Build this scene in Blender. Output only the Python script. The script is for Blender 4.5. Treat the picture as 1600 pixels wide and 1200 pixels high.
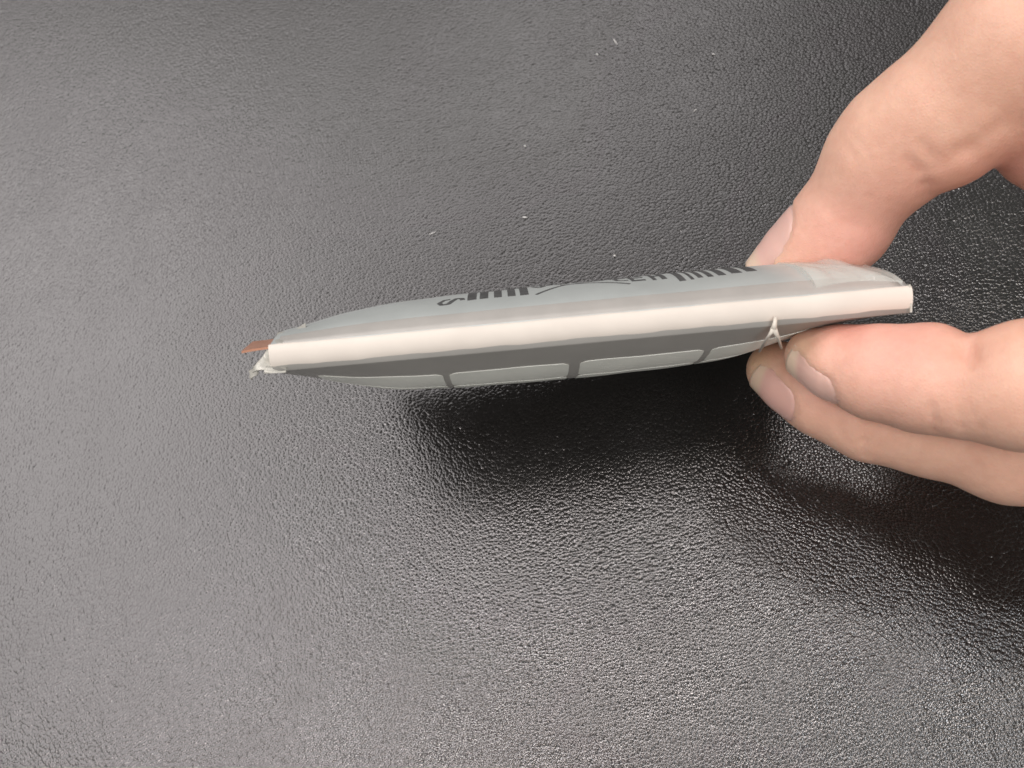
import bpy, bmesh, math, random
import numpy as np
from mathutils import Vector, Matrix

random.seed(7); rng = np.random.default_rng(7)
for o in list(bpy.data.objects): bpy.data.objects.remove(o)
scene = bpy.context.scene
COL = scene.collection

# ------------------------------------------------------------------ camera
FPX = 1256.0                        # focal length in pixels of the 1600 px wide photo
CAM_H = 0.185                       # camera height above the leather (m)
down = np.array([0.183, -0.422, -1.0]); down /= np.linalg.norm(down)   # gravity seen from the camera
Zc = -down
fwd = np.array([0, 0, -1.0]); Yc = fwd - Zc * fwd.dot(Zc); Yc /= np.linalg.norm(Yc)
Xc = np.cross(Yc, Zc)
RC = np.array([Xc, Yc, Zc])         # camera axes -> world axes
CAMP = np.array([0, 0, CAM_H])

def cdir(x, y, z):                  # a direction given along the camera's axes
    v = RC @ np.array([x, y, z], float); return v / np.linalg.norm(v)
def P(px, py, depth_mm):            # a place in the world, noted as photo position + distance
    d = depth_mm / 1000.0
    return CAMP + RC @ np.array([(px - 800) / FPX * d, (600 - py) / FPX * d, -d])
def ground(px, py):
    v = RC @ np.array([(px - 800) / FPX, (600 - py) / FPX, -1.0])
    return CAMP + v * (-CAM_H / v[2])

cam = bpy.data.cameras.new('camera'); camo = bpy.data.objects.new('camera', cam); COL.objects.link(camo)
M4 = Matrix.Identity(4)
for i in range(3):
    for j in range(3): M4[i][j] = RC[i][j]
    M4[i][3] = CAMP[i]
camo.matrix_world = M4
cam.sensor_width = 36; cam.lens = 36 * FPX / 1600
cam.clip_start = 0.005; cam.clip_end = 50
cam.dof.use_dof = True; cam.dof.focus_distance = 0.158; cam.dof.aperture_fstop = cam.lens / 1.0
scene.camera = camo

# ------------------------------------------------------------------ light
world = bpy.data.worlds.new('World'); scene.world = world; world.use_nodes = True
bg = world.node_tree.nodes['Background']
bg.inputs[0].default_value = (1.0, 0.96, 0.92, 1); bg.inputs[1].default_value = 0.20

def area(name, loc, target, sx, sy, power, col):
    l = bpy.data.lights.new(name, 'AREA'); l.shape = 'RECTANGLE'; l.size = sx; l.size_y = sy
    l.energy = power; l.color = col
    o = bpy.data.objects.new(name, l); COL.objects.link(o)
    o.location = loc
    o.rotation_euler = (Vector(target) - Vector(loc)).to_track_quat('-Z', 'Y').to_euler()
    return o
area('ceiling_panel_light', (-1.20, 1.40, 1.4), (-1.20, 1.40, 0), 1.6, 2.2, 27, (1.0, 0.945, 0.94))
area('ceiling_panel_light', (0.35, 1.55, 1.4), (0.35, 1.55, 0), 1.4, 1.2, 9.0, (1.0, 0.95, 0.95))
for lx, ly, sz, pw, cl in ((-1.10, 0.02, 0.24, 2.4, (1, .88, .86)), (-0.62, 0.06, 0.20, 2.0, (1, .90, .89)), (-0.22, 0.24, 0.16, 1.7, (1, .92, .92)),  # small unseen lamps, added so the leather beads catch glints
                           (0.10, 0.04, 0.14, 1.5, (1, .90, .86)), (0.46, 0.16, 0.15, 1.6, (1, .94, .92)), (0.52, -0.34, 0.14, 1.2, (.95, .96, 1)),
                           (-0.30, -0.30, 0.16, 1.4, (1, .86, .80)), (0.85, -0.05, 0.14, 1.1, (1, .88, .78)), (-0.85, -0.40, 0.20, 1.6, (1, .88, .86)),
                           (0.30, -1.1, 0.7, 9.5, (1, .97, .94))):  # added fill from the near side for fingers and battery underside
    area('added_lamp', (lx, ly, 1.4), (lx, ly, 0), sz, sz, pw * 0.92, cl)

scene.render.engine = 'CYCLES'
scene.view_settings.view_transform = 'Standard'; scene.view_settings.look = 'None'
scene.view_settings.exposure = 0.15; scene.view_settings.gamma = 1.0
scene.view_settings.use_curve_mapping = False

# ------------------------------------------------------------------ materials
def mat(name):
    m = bpy.data.materials.new(name); m.use_nodes = True
    nt = m.node_tree; return m, nt, nt.nodes['Principled BSDF']
def N(nt, t, **kw):
    n = nt.nodes.new(t)
    for k, v in kw.items(): setattr(n, k, v)
    return n
def L(nt, a, b): nt.links.new(a, b)
def ramp(nt, src, stops):
    r = N(nt, 'ShaderNodeValToRGB'); e = r.color_ramp.elements
    while len(e) < len(stops): e.new(0.5)
    for el, (p, c) in zip(e, stops):
        el.position = p; el.color = c if len(c) == 4 else (*c, 1)
    L(nt, src, r.inputs[0]); return r
def noise(nt, scale, vec=None, detail=3, rough=0.55, dist=0):
    n = N(nt, 'ShaderNodeTexNoise'); n.inputs['Scale'].default_value = scale
    n.inputs['Detail'].default_value = detail; n.inputs['Roughness'].default_value = rough
    n.inputs['Distortion'].default_value = dist
    if vec is not None: L(nt, vec, n.inputs['Vector'])
    return n
def math_(nt, op, a, b=None):
    n = N(nt, 'ShaderNodeMath', operation=op)
    for i, v in enumerate((a, b)):
        if v is None: continue
        if isinstance(v, (int, float)): n.inputs[i].default_value = v
        else: L(nt, v, n.inputs[i])
    return n.outputs[0]

def leather_material():
    m, nt, b = mat('black_leather')
    tc = N(nt, 'ShaderNodeTexCoord').outputs['Object']
    # warp the lookup so that the pebbles are irregular
    w1 = noise(nt, 260, tc, 0); sub = N(nt, 'ShaderNodeVectorMath', operation='SUBTRACT')
    L(nt, w1.outputs['Color'], sub.inputs[0]); sub.inputs[1].default_value = (.5, .5, .5)
    sc = N(nt, 'ShaderNodeVectorMath', operation='SCALE'); L(nt, sub.outputs[0], sc.inputs[0]); sc.inputs['Scale'].default_value = 0.0004
    ad = N(nt, 'ShaderNodeVectorMath', operation='ADD'); L(nt, tc, ad.inputs[0]); L(nt, sc.outputs[0], ad.inputs[1])
    v = N(nt, 'ShaderNodeTexVoronoi', feature='DISTANCE_TO_EDGE'); v.inputs['Scale'].default_value = 1400
    L(nt, ad.outputs[0], v.inputs['Vector'])
    v2 = N(nt, 'ShaderNodeTexVoronoi', feature='F1'); v2.inputs['Scale'].default_value = 1400; L(nt, ad.outputs[0], v2.inputs['Vector'])
    v3 = N(nt, 'ShaderNodeTexVoronoi', feature='DISTANCE_TO_EDGE'); v3.inputs['Scale'].default_value = 300
    L(nt, ad.outputs[0], v3.inputs['Vector'])
    e1 = N(nt, 'ShaderNodeMapRange'); L(nt, v.outputs['Distance'], e1.inputs[0]); e1.inputs[1].default_value = 0.0; e1.inputs[2].default_value = 0.22
    e1.interpolation_type = 'SMOOTHSTEP'
    e3 = N(nt, 'ShaderNodeMapRange'); L(nt, v3.outputs['Distance'], e3.inputs[0]); e3.inputs[1].default_value = 0.0; e3.inputs[2].default_value = 0.10
    e3.interpolation_type = 'SMOOTHSTEP'
    fine = noise(nt, 2600, tc, 0)
    low = noise(nt, 38, tc, 1)
    amp = ramp(nt, low.outputs['Fac'], [(0.3, (.85,)*3), (0.7, (1.0,)*3)])
    f2 = math_(nt, 'MULTIPLY', v2.outputs['Distance'], 1.3)
    h = math_(nt, 'ADD', math_(nt, 'MULTIPLY', e1.outputs[0], 0.15),
              math_(nt, 'MULTIPLY', math_(nt, 'SUBTRACT', 1.0, math_(nt, 'MULTIPLY', f2, f2)), 0.85))
    h = math_(nt, 'ADD', h, math_(nt, 'MULTIPLY', e3.outputs[0], 0.10))
    h = math_(nt, 'MULTIPLY', h, amp.outputs['Color'])
    h = math_(nt, 'ADD', h, math_(nt, 'MULTIPLY', fine.outputs['Fac'], 0.10))
    bp = N(nt, 'ShaderNodeBump'); bp.inputs['Strength'].default_value = 0.8; bp.inputs['Distance'].default_value = 0.000078
    L(nt, h, bp.inputs['Height']); L(nt, bp.outputs[0], b.inputs['Normal'])
    c = ramp(nt, e1.outputs[0], [(0, (.006, .0052, .005)), (1, (.013, .0115, .011))])
    L(nt, c.outputs[0], b.inputs['Base Color'])
    rr = ramp(nt, noise(nt, 60, tc, 2).outputs['Fac'], [(0.3, (.16,)*3), (0.7, (.23,)*3)])
    L(nt, rr.outputs[0], b.inputs['Roughness'])
    b.inputs['Specular IOR Level'].default_value = 1.0; b.inputs['IOR'].default_value = 1.6
    return m

def simple(name, col, rough, metallic=0, spec=0.5, var=0.12, vscale=200, bump=0.0, bscale=900):
    m, nt, b = mat(name)
    tc = N(nt, 'ShaderNodeTexCoord').outputs['Object']
    n = noise(nt, vscale, tc, 4)
    lo = tuple(c * (1 - var) for c in col); hi = tuple(min(1, c * (1 + var)) for c in col)
    r = ramp(nt, n.outputs['Fac'], [(0.3, lo), (0.7, hi)]); L(nt, r.outputs[0], b.inputs['Base Color'])
    b.inputs['Roughness'].default_value = rough; b.inputs['Metallic'].default_value = metallic
    b.inputs['Specular IOR Level'].default_value = spec
    if bump:
        bp = N(nt, 'ShaderNodeBump'); bp.inputs['Strength'].default_value = bump; bp.inputs['Distance'].default_value = 0.0002
        L(nt, noise(nt, bscale, tc, 3).outputs['Fac'], bp.inputs['Height']); L(nt, bp.outputs[0], b.inputs['Normal'])
    return m

M_LEATHER = leather_material()
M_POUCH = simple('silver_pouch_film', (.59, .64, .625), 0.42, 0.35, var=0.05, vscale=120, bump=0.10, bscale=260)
M_BAND = simple('cream_edge_tape', (.80, .75, .675), 0.55, var=0.04, vscale=90, bump=0.06, bscale=500)
M_PANEL = simple('pale_label_film', (.88, .92, .85), 0.38, var=0.05, vscale=150, bump=0.05, bscale=300)
M_INK = simple('black_print_ink', (.085, .088, .088), 0.5, var=0.3, vscale=900)
M_COPPER = simple('bare_copper', (.80, .42, .28), 0.33, 0.6, var=0.10, vscale=500, bump=0.05)
M_FLAP = simple('crumpled_seal_film', (.52, .52, .47), 0.35, 0.25, var=0.12, vscale=400, bump=0.3, bscale=700)
M_STRAND = simple('dried_glue', (.72, .68, .60), 0.45, var=0.1)
M_LINT = simple('white_lint', (.82, .82, .80), 0.8, var=0.05)

def tape_material():
    m, nt, b = mat('clear_glossy_tape')
    tc = N(nt, 'ShaderNodeTexCoord').outputs['Object']
    b.inputs['Base Color'].default_value = (.86, .90, .85, 1); b.inputs['Roughness'].default_value = 0.12
    b.inputs['Alpha'].default_value = 0.38
    bp = N(nt, 'ShaderNodeBump'); bp.inputs['Strength'].default_value = 0.5; bp.inputs['Distance'].default_value = 0.0006
    L(nt, noise(nt, 220, tc, 3, dist=0.6).outputs['Fac'], bp.inputs['Height']); L(nt, bp.outputs[0], b.inputs['Normal'])
    return m
M_TAPE = tape_material()

def skin_material():
    m, nt, b = mat('skin')
    tc = N(nt, 'ShaderNodeTexCoord').outputs['Object']
    at = N(nt, 'ShaderNodeAttribute', attribute_name='tone')
    n1 = noise(nt, 160, tc, 4); n2 = noise(nt, 700, tc, 3)
    mx = N(nt, 'ShaderNodeMix', data_type='RGBA', blend_type='MULTIPLY'); mx.inputs[0].default_value = 1
    r = ramp(nt, n1.outputs['Fac'], [(0.3, (.93, .88, .87)), (0.7, (1.0, 1.0, 1.0))])
    L(nt, at.outputs['Color'], mx.inputs[6]); L(nt, r.outputs[0], mx.inputs[7])
    mx2 = N(nt, 'ShaderNodeMix', data_type='RGBA', blend_type='MULTIPLY'); mx2.inputs[0].default_value = 1
    r2 = ramp(nt, n2.outputs['Fac'], [(0.35, (.96, .94, .93)), (0.65, (1.0, 1.0, 1.0))])
    L(nt, mx.outputs[2], mx2.inputs[6]); L(nt, r2.outputs[0], mx2.inputs[7])
    L(nt, mx2.outputs[2], b.inputs['Base Color'])
    b.inputs['Roughness'].default_value = 0.46; b.inputs['Specular IOR Level'].default_value = 0.4
    b.inputs['Subsurface Weight'].default_value = 0.25
    b.inputs['Subsurface Radius'].default_value = (1.0, 0.35, 0.18); b.inputs['Subsurface Scale'].default_value = 0.003
    vo = N(nt, 'ShaderNodeTexVoronoi', feature='DISTANCE_TO_EDGE'); vo.inputs['Scale'].default_value = 1900; L(nt, tc, vo.inputs['Vector'])
    hh = math_(nt, 'ADD', math_(nt, 'MULTIPLY', vo.outputs['Distance'], 0.5), noise(nt, 420, tc, 3).outputs['Fac'])
    bp = N(nt, 'ShaderNodeBump'); bp.inputs['Strength'].default_value = 0.4; bp.inputs['Distance'].default_value = 0.0003
    L(nt, hh, bp.inputs['Height']); L(nt, bp.outputs[0], b.inputs['Normal'])
    return m
M_SKIN = skin_material()
def nail_material():
    m, nt, b = mat('fingernail')
    at = N(nt, 'ShaderNodeAttribute', attribute_name='tone')
    L(nt, at.outputs['Color'], b.inputs['Base Color'])
    b.inputs['Roughness'].default_value = 0.30; b.inputs['Subsurface Weight'].default_value = 0.2
    b.inputs['Subsurface Radius'].default_value = (1, .4, .25); b.inputs['Subsurface Scale'].default_value = 0.002
    return m
M_NAIL = nail_material()

# ------------------------------------------------------------------ object helpers
def obj(name, verts, faces, m, parent=None, smooth=True, label=None, cat=None, group=None, kind=None):
    me = bpy.data.meshes.new(name); me.from_pydata([tuple(map(float, v)) for v in verts], [], faces)
    me.validate(); me.update()
    if smooth: me.shade_smooth()
    if m: me.materials.append(m)
    o = bpy.data.objects.new(name, me); COL.objects.link(o)
    if parent is not None: o.parent = parent
    if label: o['label'] = label
    if cat: o['category'] = cat
    if group: o['group'] = group
    if kind: o['kind'] = kind
    return o
def grid_faces(nu, nv, off=0, flip=False):
    f = []
    for i in range(nu - 1):
        for j in range(nv - 1):
            a, b_, c, d = off + i*nv + j, off + (i+1)*nv + j, off + (i+1)*nv + j + 1, off + i*nv + j + 1
            f.append((a, d, c, b_) if flip else (a, b_, c, d))
    return f
def fix_normals(o):
    bm = bmesh.new(); bm.from_mesh(o.data); bmesh.ops.recalc_face_normals(bm, faces=bm.faces); bm.to_mesh(o.data); bm.free()

# ------------------------------------------------------------------ leather
nx = 60
xs = np.linspace(-0.7, 0.7, nx)
vs = [(x, y + 0.05, 0.0) for x in xs for y in xs]
leather = obj('leather_surface', vs, grid_faces(nx, nx), M_LEATHER, kind='structure')
leather['label'] = 'black pebbled leather surface under the battery and hand'

# ------------------------------------------------------------------ the hand as a signed distance field
MM = 0.001
def smin(a, b, k):
    h = np.clip(0.5 + 0.5 * (b - a) / k, 0, 1)
    return b + (a - b) * h - k * h * (1 - h)
def round_cone(p, a, b, r1, r2):
    ba = b - a; l2 = ba @ ba
    t = np.clip(((p - a) @ ba) / l2, 0, 1)
    d = p - a - t[:, None] * ba
    return np.sqrt((d * d).sum(1)) - (r1 + (r2 - r1) * t)
def J(*rows): return [(P(x, y, d), r * MM) for x, y, d, r in rows]
THUMB = J((1222,425,157,6.6), (1262,398,154,7.8), (1312,352,149,8.4), (1376,254,140,8.9), (1412,218,136.5,9.8), (1478,172,131,10.2), (1600,75,123,12.5), (1780,70,116,15))
INDEX = J((1272,557,138,4.9), (1310,568,135,6.3), (1372,582,131,7.6), (1448,592,127,8.5), (1510,610,123,7.2), (1592,604,119,9.4), (1760,575,112,9.8), (1960,380,108,12))
MIDDLE = J((1212,578,153,5.4), (1245,596,151,6.3), (1292,620,148,7.2), (1362,648,145,8.0), (1450,664,142,8.5), (1580,697,136,9.3), (1760,700,126,10), (1990,520,114,12))
PROX = J((1484,214,131,8.0), (1524,170,128,9.3))
RING = J((1690,795,134,7.5), (1760,800,130,8.5), (1890,790,124,9), (2020,640,115,11.5))
PINKY = J((1800,850,130,6.5), (1880,860,126,7.3), (1980,840,121,8), (2060,730,116,10.5))
PALM = [J((1960,380,108,12), (2300,250,106,17)), J((1990,520,114,12), (2310,300,108,17)), J((2020,640,115,11.5), (2320,360,110,16)),
        J((2060,730,116,10.5), (2330,420,112,15)), J((1780,70,116,15), (2250,180,107,19)), J((1655,203,130,8), (1960,330,112,13)),
        J((1655,203,130,8), (1680,110,124,10)), J((2270,270,107,21), (2900,230,98,24))]
def chain(p, ch, k):
    d = None
    for (a, ra), (b, rb) in zip(ch[:-1], ch[1:]):
        e = round_cone(p, a, b, ra, rb); d = e if d is None else smin(d, e, k)
    return d
def base_sdf(p):
    th = chain(p, THUMB, 4*MM); ix = chain(p, INDEX, 1.8*MM); md = chain(p, MIDDLE, 3*MM)
    d = smin(ix, md, 0.9*MM)
    d = smin(d, chain(p, RING, 3*MM), 0.9*MM); d = smin(d, chain(p, PINKY, 3*MM), 0.9*MM)
    pm = None
    for c in PALM:
        e = chain(p, c, 6*MM); pm = e if pm is None else smin(pm, e, 8*MM)
    th = smin(th, chain(p, PROX, 2*MM), 2*MM); d = smin(d, pm, 5*MM); d = smin(d, th, 3.5*MM)
    return d
def ray_hit(px, py, f=base_sdf):
    v = RC @ np.array([(px - 800)/FPX, (600 - py)/FPX, -1.0]); v /= np.linalg.norm(v)
    t = 0.08
    for _ in range(120):
        d = f((CAMP + v*t)[None])[0]
        if d < 2e-5: break
        t += d * 0.9
        if t > 0.3: return None
    return CAMP + v*t
# skin creases: photo polylines laid on the skin, (points, depth mm, half width mm)
CREASES = []
def crease(pts, depth, sig, push=0.0):
    q = [ray_hit(*p) for p in pts]
    for a, b in zip(q[:-1], q[1:]):
        if a is None or b is None or np.linalg.norm(a - b) > 0.02: continue
        CREASES.append((a, b, depth*MM, sig*MM))
crease([(1449,306), (1446,290), (1436,268), (1422,252)], 0.40, 1.0)
crease([(1462,262), (1452,240), (1440,225)], 0.25, 0.9)
crease([(1560,200), (1510,235), (1480,250)], 0.35, 1.6)
crease([(1511,540), (1511,550), (1516,562)], 1.5, 1.0)
crease([(1456,636), (1460,655), (1460,676)], 0.35, 0.6)
crease([(1500,650), (1506,668), (1508,682)], 0.14, 0.6)
crease([(1522,646), (1530,668), (1532,684)], 0.14, 0.6)
crease([(1312,662), (1314,675), (1322,690)], 0.15, 0.5)
crease([(1350,660), (1349,690), (1354,714)], 0.4, 0.6)
crease([(1366,676), (1366,700)], 0.2, 0.5)
crease([(1335,215), (1350,232), (1356,250)], 0.10, 0.5)
crease([(1322,228), (1336,245), (1342,262)], 0.10, 0.5)
crease([(1350,200), (1366,215), (1374,232)], 0.08, 0.5)
crease([(1308,340), (1326,352), (1352,356)], 0.06, 0.6)

# nails: (finger axis points, centre along axis, outward direction in camera axes, half width, length)
NAILS = []
def nail_def(a, b, t, out, hw, ln):
    ax = (a - b); ax /= np.linalg.norm(ax)          # towards the tip
    o = cdir(*out); o = o - ax * o.dot(ax); o /= np.linalg.norm(o)
    sd = np.cross(ax, o)
    c = b + (a - b) * t
    NAILS.append(dict(ax=ax, o=o, sd=sd, c=c, hw=hw*MM, ln=ln*MM))
nail_def(THUMB[0][0], THUMB[2][0], 0.74, (-0.86, 0.45, 0.02), 6.0, 14.5)
nail_def(INDEX[0][0], INDEX[2][0], 0.80, (-0.30, -0.80, 0.50), 4.3, 11.0)
nail_def(MIDDLE[0][0], MIDDLE[2][0], 0.72, (-0.48, -0.70, 0.45), 4.7, 11.0)

def hand_sdf(p):
    d = base_sdf(p)
    for a, b, dep, sig in CREASES:
        q = round_cone(p, a, b, 0, 0)
        d = d + dep * np.exp(-(q / sig)**2)
    for n in NAILS:
        r = p - n['c']
        u = (r @ n['sd']) / n['hw']; v = (r @ n['ax']) / (n['ln'] * 0.5); h = r @ n['o']
        m = np.clip((1.04 - (np.abs(u)**3 + np.abs(v)**4)) * 4.0, 0, 1) * (h > 0)
        m = m * m * (3 - 2*m)
        d = d + 0.38 * MM * m
    return d

def surface_nets(f, lo, hi, h):
    n = np.ceil((hi - lo) / h).astype(int) + 1
    ax = [lo[i] + h * np.arange(n[i]) for i in range(3)]
    val = np.full(n, 1.0, np.float32)
    B = 6; nb = -(-n // B)                       # blocks near the surface only
    bc = np.stack(np.meshgrid(*[np.arange(k) for k in nb], indexing='ij'), -1).reshape(-1, 3)
    dc = base_sdf(lo + (bc*B + (B-1)/2) * h)
    near = np.abs(dc) < h*B*0.87 + 0.003
    for q in bc[~near & (dc < 0)]: val[q[0]*B:q[0]*B+B, q[1]*B:q[1]*B+B, q[2]*B:q[2]*B+B] = -1
    loc = np.stack(np.meshgrid(*[np.arange(B)]*3, indexing='ij'), -1).reshape(-1, 3)
    G = (bc[near][:, None, :]*B + loc[None]).reshape(-1, 3); G = G[(G < n).all(1)]
    for i in range(0, len(G), 200000):
        g = G[i:i+200000]; val[tuple(g.T)] = f(lo + g*h)
    s = val < 0
    cnt = sum(s[i:n[0]-1+i, j:n[1]-1+j, k:n[2]-1+k].astype(np.int8) for i in (0,1) for j in (0,1) for k in (0,1))
    act = (cnt > 0) & (cnt < 8)
    idx = -np.ones(act.shape, np.int64); idx[act] = np.arange(act.sum())
    C = np.argwhere(act)
    acc = np.zeros((len(C), 3)); w = np.zeros(len(C))
    cor = [(i,j,k) for i in (0,1) for j in (0,1) for k in (0,1)]
    for a in range(8):
        for b in range(a+1, 8):
            ca, cb = np.array(cor[a]), np.array(cor[b])
            if np.abs(ca - cb).sum() != 1: continue
            va = val[tuple((C + ca).T)]; vb = val[tuple((C + cb).T)]
            x = (va < 0) != (vb < 0)
            t = np.where(x, va / np.where(va == vb, 1, va - vb), 0)
            acc += np.where(x[:, None], ca + t[:, None] * (cb - ca), 0); w += x
    V = lo + (C + acc / w[:, None]) * h
    F = []
    for d in range(3):
        e1, e2 = [(1, 2), (2, 0), (0, 1)][d]
        sl = [slice(None)]*3; sl2 = [slice(None)]*3
        sl[d] = slice(0, n[d]-1); sl2[d] = slice(1, n[d])
        ch = s[tuple(sl)] != s[tuple(sl2)]
        E = np.argwhere(ch); E = E[(E[:, e1] > 0) & (E[:, e2] > 0) & (E[:, e1] < n[e1]-1) & (E[:, e2] < n[e2]-1)]
        ins = s[tuple(E.T)]
        def id_(o1, o2):
            q = E.copy(); q[:, e1] -= o1; q[:, e2] -= o2; return idx[tuple(q.T)]
        q = np.stack([id_(1,1), id_(0,1), id_(0,0), id_(1,0)], 1)
        q[~ins] = q[~ins][:, ::-1]
        F.append(q)
    return V, np.concatenate(F)

allp = np.array([a for ch in (THUMB, INDEX, MIDDLE, RING, PINKY) for a, r in ch])
lo = allp.min(0) - 0.016; hi = allp.max(0) + 0.016
wr = P(2650, 240, 102)
lo = np.minimum(lo, wr - 0.02); hi = np.maximum(hi, wr + 0.02)
lo[2] = max(lo[2], -0.002)
HV, HF = surface_nets(hand_sdf, lo, hi, 0.00085)
# re-seat the vertices on the field for an even skin
def grad(p, f=hand_sdf, e=2e-4):
    g = np.stack([f(p + np.eye(3)[i]*e) - f(p - np.eye(3)[i]*e) for i in range(3)], 1)
    return g / (np.linalg.norm(g, axis=1, keepdims=True) + 1e-12)
inner = ((HV > lo + 0.002) & (HV < hi - 0.002)).all(1)
d = hand_sdf(HV[inner]); HV[inner] -= (grad(HV[inner]) * d[:, None]) * 0.9

# skin tone: blood-rich finger ends and joints, paler where pressed
base = np.array([.86, .545, .405]); pink = np.array([.87, .47, .39]); pale = np.array([.80, .60, .38]); red = np.array([.62, .20, .15])
tone = np.tile(base, (len(HV), 1))
def blend(c, center, rad, amt):
    global tone
    w = (amt * np.exp(-((HV - center)**2).sum(1) / (rad*MM)**2))[:, None]
    tone = tone * (1 - w) + c * w
blend(pink, P(1330,390,143), 11, .85); blend(pink, P(1425,275,133), 8, .35)
blend(pink, P(1400,535,126), 11, .75); blend(red, P(1325,514,131), 4.0, .5)
blend(pink, P(1290,600,143), 7, .35); blend(pink, P(1270,545,134), 5, .2)
blend(pale, P(1170,412,152), 4, .7); blend(pale, P(1240,535,134), 3.5, .6); blend(pale, P(1172,565,150), 3.5, .7)
blend(pink, P(1590,245,128), 8, .7)

hand = bpy.data.objects.new('hand', None); COL.objects.link(hand); hand.location = (0, 0, 0)
hand['label'] = 'bare light-skinned hand pinching the battery between thumb and two fingers'; hand['category'] = 'hand'
me = bpy.data.meshes.new('skin'); me.from_pydata(HV.tolist(), [], HF.tolist()); me.validate(); me.shade_smooth()
me.materials.append(M_SKIN)
ca = me.color_attributes.new('tone', 'FLOAT_COLOR', 'POINT')
ca.data.foreach_set('color', np.concatenate([tone, np.ones((len(HV), 1))], 1).astype(np.float32).ravel()) if len(ca.data) == len(HV) else None
skin = bpy.data.objects.new('skin', me); COL.objects.link(skin); skin.parent = hand

# nails that sit in their beds
def nail_mesh(n, tipc, bedc):
    nu, nv = 17, 25
    H = np.zeros((nu, nv)); pts = []; U = np.linspace(-1, 1, nu); V = np.linspace(-1, 1, nv)
    def hit(uv):
        uv = np.array(uv); p = n['c'] + uv[:, 1:]*n['ax']*n['ln']*0.5 + uv[:, :1]*n['sd']*n['hw']; h = np.full(len(uv), 0.016)
        for _ in range(50):
            h = np.maximum(h - np.maximum(hand_sdf(p + n['o']*h[:, None]), 0) * 0.8, -0.004)
        return h
    UV = []
    wid = [(1 - 0.16*max(0, -v)**3) for v in V]
    for i, u in enumerate(U):
        for j, v in enumerate(V):
            # rounded root and rounded free edge
            lim = 1 - 0.30 * abs(u)**2.6 if v < 0 else 1 - 0.22*abs(u)**2.4
            UV.append((u * wid[j], v * lim if v < 0.62 else 0.62 * lim))
    H = hit(UV).reshape(nu, nv)
    for i, u in enumerate(U):
        sl = (H[i, int(nv*.78)] - H[i, int(nv*.55)]) / (V[int(nv*.78)] - V[int(nv*.55)])
        for j, v in enumerate(V):
            lim = 1 - 0.30 * abs(u)**2.6 if v < 0 else 1 - 0.22*abs(u)**2.4
            h = H[i, j] + (max(-0.0035, sl) * (v - 0.62) if v > 0.62 else 0)
            off = 0.00022 + 0.0001 * (v + 1) - 0.0004 * max(0, -v - 0.8)/0.2 - 0.0006 * max(0, abs(u) - 0.85)/0.15
            pts.append(n['c'] + n['ax']*v*lim*n['ln']*0.5 + n['sd']*u*wid[j]*n['hw'] + n['o']*(h + off))
    pts = np.array(pts)
    o = obj('fingernail', pts, grid_faces(nu, nv), M_NAIL, hand)
    bm = bmesh.new(); bm.from_mesh(o.data); bmesh.ops.recalc_face_normals(bm, faces=bm.faces)
    f0 = next(iter(bm.faces))
    if Vector(n['o']).dot(sum((f.normal for f in bm.faces), Vector())) < 0: bmesh.ops.reverse_faces(bm, faces=bm.faces)
    bm.to_mesh(o.data); bm.free()
    col = []
    for i, u in enumerate(U):
        for j, v in enumerate(V):
            t = np.clip((v - 0.42 - 0.18*u*u) / 0.22, 0, 1); col.append(np.array(bedc)*(1-t) + np.array(tipc)*t)
    col = np.concatenate([np.array(col), np.ones((len(col), 1))], 1)
    c = o.data.color_attributes.new('tone', 'FLOAT_COLOR', 'POINT'); c.data.foreach_set('color', col.astype(np.float32).ravel())
    s = o.modifiers.new('thickness', 'SOLIDIFY'); s.thickness = 0.00035; s.offset = -1
    return o
nail_mesh(NAILS[0], (.82, .60, .46), (.80, .49, .42))['label'] = 'thumbnail seen nearly edge-on above the battery'
nail_mesh(NAILS[1], (.84, .63, .48), (.82, .51, .43))['label'] = 'nail of the nearer finger under the battery'
nail_mesh(NAILS[2], (.84, .61, .46), (.82, .48, .41))['label'] = 'nail of the farther finger under the battery'

# ------------------------------------------------------------------ the swollen battery
A0 = P(424, 560, 130); B0 = P(1421, 468, 130)
LEN = np.linalg.norm(B0 - A0); Lv = (B0 - A0) / LEN
MID = (A0 + B0) / 2
Wv = MID - CAMP; Wv = Wv - Lv * Wv.dot(Lv); Wv /= np.linalg.norm(Wv)
Nv = np.cross(Lv, Wv)
if Nv @ cdir(0, 1, 0) < 0: Nv = -Nv
WID = 0.067; HB = 0.00215
def BP(s, w, n): return MID + Lv * (s - LEN/2) + Wv * w + Nv * n
def interp(x, pts): return np.interp(x, [p[0] for p in pts], [p[1] for p in pts])
def smooth_interp(x, pts):
    xs_ = np.linspace(pts[0][0], pts[-1][0], 400); ys = interp(xs_, pts)
    k = np.hanning(61); k /= k.sum(); yp = np.convolve(np.pad(ys, 30, mode='reflect', reflect_type='odd'), k, 'valid')
    return np.interp(x, xs_, yp)
ETOP = [(0, .48), (.04, .60), (.10, .80), (.18, .93), (.30, .97), (.5, 1.0), (.75, 1.02), (.87, 1.0), (.95, .90), (1, .68)]
EBOT = [(0, .20), (.05, .42), (.10, .66), (.16, .87), (.26, .97), (.45, 1.0), (.65, .96), (.76, .86), (.86, .45), (.94, .12), (1, 0)]
FTOP = [(0, 0), (.0006, .8), (.002, 1.9), (.005, 3.6), (.010, 5.3), (.015, 6.3), (.020, 6.7), (.029, 6.3), (.050, 4.2), (.067, 0)]
FBOT = [(0, 0), (.0006, .35), (.002, 1.1), (.005, 2.6), (.010, 4.8), (.015, 6.2), (.020, 6.8), (.029, 6.4), (.050, 4.2), (.067, 0)]
def ztop(s, w): return HB + smooth_interp(s/LEN, ETOP) * smooth_interp(w, FTOP) * MM
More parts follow.
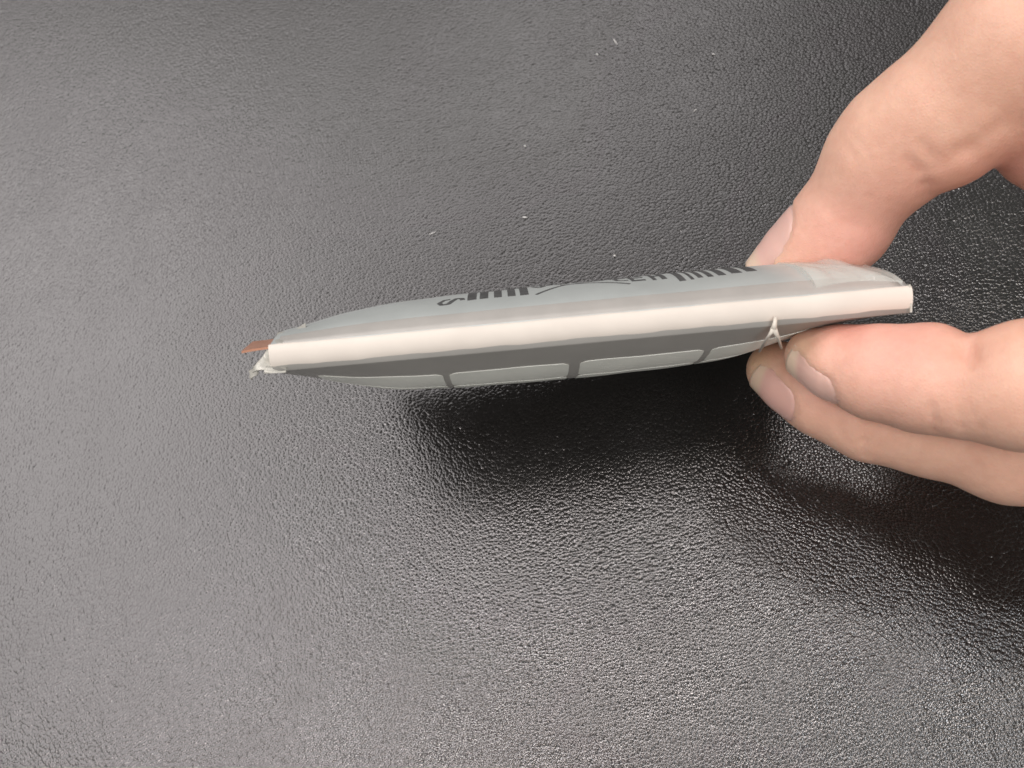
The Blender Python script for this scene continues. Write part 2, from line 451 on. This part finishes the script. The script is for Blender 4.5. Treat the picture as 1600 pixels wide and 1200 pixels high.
def zbot(s, w): return -HB - smooth_interp(s/LEN, EBOT) * smooth_interp(w, FBOT) * MM
NS, NW = 121, 61
S = np.linspace(0, LEN, NS); Wg = WID * (np.linspace(0, 1, NW)**1.35)
SS, WW = np.meshgrid(S, Wg, indexing='ij')
def field(side):
    Z = (ztop if side > 0 else zbot)(SS.ravel(), WW.ravel()).reshape(SS.shape)
    # faint unevenness of a puffed pouch
    Z = Z + side * 0.00006 * (np.sin(SS*230 + 1.3*side) * np.sin(WW*310 + SS*90) + 0.6*np.sin(SS*520 + WW*260)) * np.clip((np.abs(Z) - HB)/0.003, 0, 1)
    # the soft pouch gives way under the fingers
    for _ in range(14):
        p = (MID + Lv*(SS.ravel()-LEN/2)[:, None] + Wv*WW.ravel()[:, None] + Nv*Z.ravel()[:, None])
        d = hand_sdf(p).reshape(Z.shape)
        Z = Z - side * np.clip(0.00015 - d, 0, 0.0012) * 0.9
        Z = np.where(side * Z < 0.0004, side * 0.0004, Z)
    K = Z.copy()
    for _ in range(2):
        K[1:-1, 1:-1] = (K[1:-1, 1:-1]*4 + K[:-2, 1:-1] + K[2:, 1:-1] + K[1:-1, :-2] + K[1:-1, 2:]) / 8
    return K
ZT, ZB = field(1), field(-1)
def sample(Z, s, w):
    fs = np.clip(np.asarray(s)/LEN*(NS-1), 0, NS-1.001); fw = np.clip((np.clip(np.asarray(w)/WID, 0, 1))**(1/1.35)*(NW-1), 0, NW-1.001)
    i = fs.astype(int); j = fw.astype(int); a = fs - i; b = fw - j
    return Z[i,j]*(1-a)*(1-b) + Z[i+1,j]*a*(1-b) + Z[i,j+1]*(1-a)*b + Z[i+1,j+1]*a*b

bat = bpy.data.objects.new('swollen_battery', None); COL.objects.link(bat)
bat['label'] = 'swollen silver pouch battery with cream edge strip held edge-on over the leather'; bat['category'] = 'battery'
def arr(SSa, WWa, Za): return MID + Lv*(SSa.ravel()-LEN/2)[:, None] + Wv*WWa.ravel()[:, None] + Nv*Za.ravel()[:, None]
vt = arr(SS, WW, ZT); vb = arr(SS, WW, ZB); off = len(vt)
fc = grid_faces(NS, NW) + grid_faces(NS, NW, off, True)
per = [(i, 0) for i in range(NS)] + [(NS-1, j) for j in range(1, NW)] + [(i, NW-1) for i in range(NS-2, -1, -1)] + [(0, j) for j in range(NW-2, 0, -1)]
pi_ = [i*NW + j for i, j in per]
for a, b in zip(pi_, pi_[1:] + pi_[:1]): fc.append((a, a + off, b + off, b))
pouch = obj('pouch_body', np.concatenate([vt, vb]), fc, M_POUCH, bat); fix_normals(pouch)
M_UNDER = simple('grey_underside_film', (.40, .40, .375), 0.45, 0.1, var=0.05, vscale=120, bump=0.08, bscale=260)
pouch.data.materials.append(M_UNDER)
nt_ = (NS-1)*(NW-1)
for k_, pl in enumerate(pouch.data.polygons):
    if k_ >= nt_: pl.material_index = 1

# cream strip folded round the near edge
def sweep(name, prof, ss, m, parent, wob=0.0):
    v = []; k = len(prof)
    for i, s in enumerate(ss):
        for (w, n) in prof:
            v.append(BP(s, w + wob*(math.sin(s*400) + 0.7*math.sin(s*930 + n*900) + 0.25*math.sin(s*1700 + n*1500 + 2)), n + wob*(0.8*math.sin(s*260 + 1) + 0.5*math.sin(s*710))))
    f = [(i*k + j, i*k + (j+1) % k, (i+1)*k + (j+1) % k, (i+1)*k + j) for i in range(len(ss)-1) for j in range(k)]
    f += [tuple(range(k)), tuple((len(ss)-1)*k + j for j in reversed(range(k)))]
    o = obj(name, v, f, m, parent); fix_normals(o)
    e = o.modifiers.new('edges', 'EDGE_SPLIT'); e.split_angle = math.radians(50)
    return o
prof = [(0.0008, 2.26), (0.0001, 2.24), (-0.00025, 2.10), (-0.00050, 1.6), (-0.00060, 0.9), (-0.00058, 0.2), (-0.00045, -0.5), (-0.00020, -1.1), (0.00015, -1.6), (0.0005, -1.9), (0.0009, -2.05)]
sweep('edge_strip', [(w, n*MM) for w, n in prof], np.linspace(-0.0002, LEN + 0.0003, 160), M_BAND, bat, 0.00004)
# grey fold lines that run beside the strip, above and below it
def ribbon(name, Z, side, w0, w1, s0, s1, m, lift, n=60, k=5, parent=bat, thick=0.00012):
    ss = np.linspace(s0, s1, n); ww = np.linspace(w0, w1, k); a, b = np.meshgrid(ss, ww, indexing='ij')
    z = sample(Z, a, b) + side*(lift - (lift + 0.00003)*np.linspace(0, 1, k)[None, :]**3)
    v = np.concatenate([arr(a, b, z), arr(a, b, z - side*(lift + thick))]); o_ = n*k
    f = grid_faces(n, k) + grid_faces(n, k, o_, True)
    pr = [i*k for i in range(n)] + [(n-1)*k + j for j in range(1, k)] + [i*k + k-1 for i in range(n-2, -1, -1)] + [j for j in range(k-2, 0, -1)]
    for p, q in zip(pr, pr[1:] + pr[:1]): f.append((p, p + o_, q + o_, q))
    o = obj(name, v, f, m, parent); fix_normals(o); return o
M_FOLD = simple('grey_fold_film', (.50, .49, .46), 0.45, 0.2, var=0.05)
ribbon('fold_film', ZT, 1, 0.0002, 0.0042, 0.001, LEN-0.001, M_FOLD, 0.00004)

# patches that follow the pouch
def patch(name, Z, side, poly_fn, nu, nv, m, lift, parent=bat):
    # poly_fn(u, v) -> (s, w); u, v in 0..1
    v = []
    for i in range(nu):
        for j in range(nv):
            s, w = poly_fn(i/(nu-1), j/(nv-1)); v.append((s, w))
    v = np.array(v); z = sample(Z, v[:, 0], v[:, 1])
    top = arr(v[:, 0], v[:, 1], z + side*lift); bot = arr(v[:, 0], v[:, 1], z - side*0.00015); o_ = len(top)
    f = grid_faces(nu, nv) + grid_faces(nu, nv, o_, True)
    pr = [i*nv for i in range(nu)] + [(nu-1)*nv + j for j in range(1, nv)] + [i*nv + nv-1 for i in range(nu-2, -1, -1)] + [j for j in range(nv-2, 0, -1)]
    for p, q in zip(pr, pr[1:] + pr[:1]): f.append((p, p + o_, q + o_, q))
    o = obj(name, np.concatenate([top, bot]), f, m, parent); fix_normals(o)
    e = o.modifiers.new('edges', 'EDGE_SPLIT'); e.split_angle = math.radians(60)
    return o
def rrect(s0, s1, w0, w1, r):
    def fn(u, v):
        w = w0 + (w1 - w0) * v
        dv = min(w - w0, w1 - w); ins = r - math.sqrt(max(0, r*r - (r - min(dv, r))**2)) if dv < r else 0
        return (s0 + ins) + (s1 - s0 - 2*ins) * u, w
    return fn
cen = LEN/2
COLS = [(-46.4, -25.1), (-24.0, -3.4), (-1.5, 19.8), (21.1, 42.2)]
ROWS = [(6.5, 14.0), (14.7, 22.5), (23.2, 31.0)]
for w0, w1 in ROWS:
    for s0, s1 in COLS:
        patch('label_panel', ZB, -1, rrect(cen + s0*MM, cen + s1*MM, w0*MM, w1*MM, 1.1*MM), 26, 15, M_PANEL, 0.00010)

# print on the upper face: bars, a curl, crossing lines, blocky letters
def sx(x, y):  # photo column of the print -> place along the battery
    return cen + (x - 908) / (1256/142.0) * MM
def bar(x0, x1, w0, w1, lean=0.0, m=None):
    a, b = sx(x0, 0), sx(x1, 0)
    patch('printed_mark', ZT, 1, lambda u, v: (a + (b - a)*u + lean*MM*v, (w0 - 1.6 + (w1 - w0)*v)*MM), 5, 9, m or M_INK, 0.00005)
def stroke(pts, wd):
    p = [np.array((sx(x, 0), (w - 1.6)*MM)) for x, w in pts]
    q = []
    for i in range(len(p)):
        t = p[min(i+1, len(p)-1)] - p[max(i-1, 0)]; t = t/np.linalg.norm(t); nn = np.array((-t[1], t[0]))*wd*MM/2
        q.append((p[i]-nn, p[i]+nn))
    n = len(q)
    def fn(u, v):
        f = u*(n-1); i = min(int(f), n-2); a = f - i
        l = q[i][0]*(1-a) + q[i+1][0]*a; r = q[i][1]*(1-a) + q[i+1][1]*a
        c = l*(1-v) + r*v; return c[0], c[1]
    patch('printed_mark', ZT, 1, fn, max(3, 3*n), 3, M_INK, 0.00005)
stroke([(690, 10.5), (694, 9.2), (704, 9.4), (710, 11.2), (716, 12.6), (724, 12.2), (726, 11.0)], 0.9)
stroke([(690, 10.5), (697, 12.3), (706, 12.6)], 0.7)
for x0, x1 in ((733, 747), (752, 765), (774, 786), (795, 807), (814, 827)): bar(x0, x1, 10.2, 21, 0.0)
stroke([(838, 17.5), (846, 15.4), (853, 17.2), (850, 20), (841, 20.5)], 0.9)
stroke([(838, 9.6), (862, 12.6), (884, 15.6), (915, 17.0), (950, 17.2)], 0.55)
stroke([(982, 10.4), (950, 13.2), (915, 15.6), (880, 16.6)], 0.55)
stroke([(984, 13.6), (968, 14.0), (966, 17.5), (984, 18.2)], 0.8)
for w in (12.2, 15.5, 18.6): bar(990, 1010, w, w + 1.2)
bar(988, 994, 12.2, 19.8)
bar(1020, 1026, 11.8, 20); bar(1034, 1042, 11.8, 20); bar(1020, 1042, 15, 16.4)
for x0, x1, a, b in ((1056, 1066, 9.4, 20), (1074, 1079, 9.6, 20), (1086, 1094, 10.2, 20), (1101, 1110, 10.2, 20), (1118, 1130, 10.6, 20), (1140, 1156, 11.2, 20), (1164, 1180, 11.6, 19)): bar(x0, x1, a, b)

M_FAINT = simple('faint_grey_print', (.30, .31, .31), 0.5, var=0.2, vscale=900)
for x0, x1 in ((566, 572), (576, 580), (584, 594)): bar(x0, x1, 17.5, 20.5, 0.0, M_FAINT)

# copper tab, left end
def slab(name, quad, thick, m, parent, sub=6, curl=0.0, label=None):
    q = [np.array(p) for p in quad]; nrm = np.cross(q[1]-q[0], q[3]-q[0]); nrm /= np.linalg.norm(nrm)
    n = sub + 1; t = []
    for i in range(n):
        for j in range(n):
            u, v = i/sub, j/sub
            p = q[0]*(1-u)*(1-v) + q[1]*u*(1-v) + q[2]*u*v + q[3]*(1-u)*v
            t.append(p + nrm*curl*(math.sin(u*5.1 + v*2)*0.6 + math.sin(v*6.3 + u*1.7)*0.4))
    t = np.array(t); b = t - nrm*thick
    f = grid_faces(n, n) + grid_faces(n, n, n*n, True)
    pr = [i*n for i in range(n)] + [(n-1)*n + j for j in range(1, n)] + [i*n + n-1 for i in range(n-2, -1, -1)] + [j for j in range(n-2, 0, -1)]
    for p, r in zip(pr, pr[1:] + pr[:1]): f.append((p, p + n*n, r + n*n, r))
    o = obj(name, np.concatenate([t, b]), f, m, parent); fix_normals(o)
    e = o.modifiers.new('edges', 'EDGE_SPLIT'); e.split_angle = math.radians(45)
    if label: o['label'] = label
    return o
slab('copper_tab', [P(377, 549, 131), P(424, 541, 130.5), P(432, 529, 140), P(395, 533.5, 139)], 0.00035, M_COPPER, bat, curl=0.00006, label='short bare copper terminal tab')
slab('seal_flap', [P(394, 582, 131), P(432, 576, 130), P(432, 545, 131), P(418, 548, 131.5)], 0.0003, M_FLAP, bat, 8, 0.0007, 'torn crumpled flap of the end seal')
slab('seal_flap', [P(393, 594, 133), P(402, 584, 131), P(398, 572, 131.5), P(390, 580, 133.5)], 0.0002, M_FLAP, bat, 6, 0.0004)
slab('seal_flap', [P(424, 542, 130), P(478, 535, 130.6), P(478, 508, 138), P(434, 522, 136)], 0.0003, M_FLAP, bat, 10, 0.0005, 'creased film folded over the upper left corner')
slab('seal_flap', [P(412, 584, 130), P(446, 582, 130), P(448, 574, 130), P(416, 572, 130)], 0.0004, M_FLAP, bat, 6, 0.0003)
# wrinkled clear tape over the right corner
def tape_fn(u, v): return LEN*(0.86 + 0.137*u), (0.0012 + 0.0225*v + 0.004*u*(1-u))
tp = patch('clear_tape', ZT, 1, tape_fn, 26, 26, M_TAPE, 0.0003); tp['label'] = 'wrinkled glossy clear tape at the right corner'
dv = tp.data.vertices
for i, v in enumerate(dv):
    if i < 26*26:
        k = 0.0005*(math.sin((i//26)*0.42 + (i % 26)*0.20) + 0.5*math.sin((i % 26)*0.33 - (i//26)*0.25 + 1)); v.co = v.co + Vector(Nv)*max(0, k)
# end cap film on the right
slab('seal_flap', [BP(LEN+0.0001, -0.0004, -0.0021), BP(LEN+0.0002, 0.05, -0.0018), BP(LEN+0.0002, 0.05, 0.0022), BP(LEN+0.0001, -0.0004, 0.0024)], 0.0003, M_FLAP, bat, 8, 0.00015)

# glue strand shaped like a small wishbone, from strip to lower face
def tube(name, pts, r, m, parent=None, seg=8, **kw):
    pts = [np.array(p) for p in pts]; v = []; rr = r if isinstance(r, (list, tuple)) else [r]*len(pts)
    for i, p in enumerate(pts):
        t = pts[min(i+1, len(pts)-1)] - pts[max(i-1, 0)]; t /= np.linalg.norm(t)
        a = np.cross(t, np.array([.3, .2, .93])); a /= np.linalg.norm(a); b = np.cross(t, a)
        for k in range(seg):
            an = 2*math.pi*k/seg; v.append(p + (a*math.cos(an) + b*math.sin(an))*rr[i])
    f = [(i*seg+k, i*seg+(k+1) % seg, (i+1)*seg+(k+1) % seg, (i+1)*seg+k) for i in range(len(pts)-1) for k in range(seg)]
    f += [tuple(range(seg)), tuple((len(pts)-1)*seg + k for k in reversed(range(seg)))]
    o = obj(name, v, f, m, parent, **kw); fix_normals(o); return o
tube('glue_strand', [P(1212,496,129.2), P(1211,504,129.0), P(1209,514,129.2)], [.0003, .00034, .0005], M_STRAND, bat)
tube('glue_strand', [P(1209,513,129.2), P(1200,527,131), P(1187,549,138)], [.0005, .00028, .00022], M_STRAND, bat)
tube('glue_strand', [P(1209,513,129.2), P(1216,528,131), P(1221,544,135)], [.0005, .00028, .00022], M_STRAND, bat)

# ------------------------------------------------------------------ lint on the leather
LINT = [((959, 62), (964, 70), .00016, 'short white lint fibre on the leather, topmost near the picture top'),
        ((932, 85), (934, 87), .00020, 'white lint dot just left below the topmost lint fibre'),
        ((1113, 85), (1117, 86), .00018, 'white lint dot nearest the thumb at the top right'),
        ((1084, 175), (1088, 171), .00016, 'tiny slanted lint fibre left of the thumb knuckle'),
        ((820, 228), (821, 230), .00020, 'lone white lint dot in the middle of the upper leather'),
        ((817, 340), (824, 341), .00022, 'short flat lint fibre above the middle of the battery'),
        ((671, 367), (681, 363), .00014, 'longest thin lint fibre, above the left half of the battery'),
        ((959, 401), (962, 400), .00028, 'bright white lint crumb just above the battery print')]
for a, b, r, lab in LINT:
    p, q = ground(*a), ground(*b); m_ = (p + q)/2 + np.array([0, 0, r*0.5])
    p = p + np.array([0, 0, r]); q = q + np.array([0, 0, r])
    tube('lint_speck', [p, m_ + np.array([0, 0, r*0.8]), q], [r*0.7, r, r*0.6], M_LINT, label=lab, cat='lint', group='lint specks on the leather')
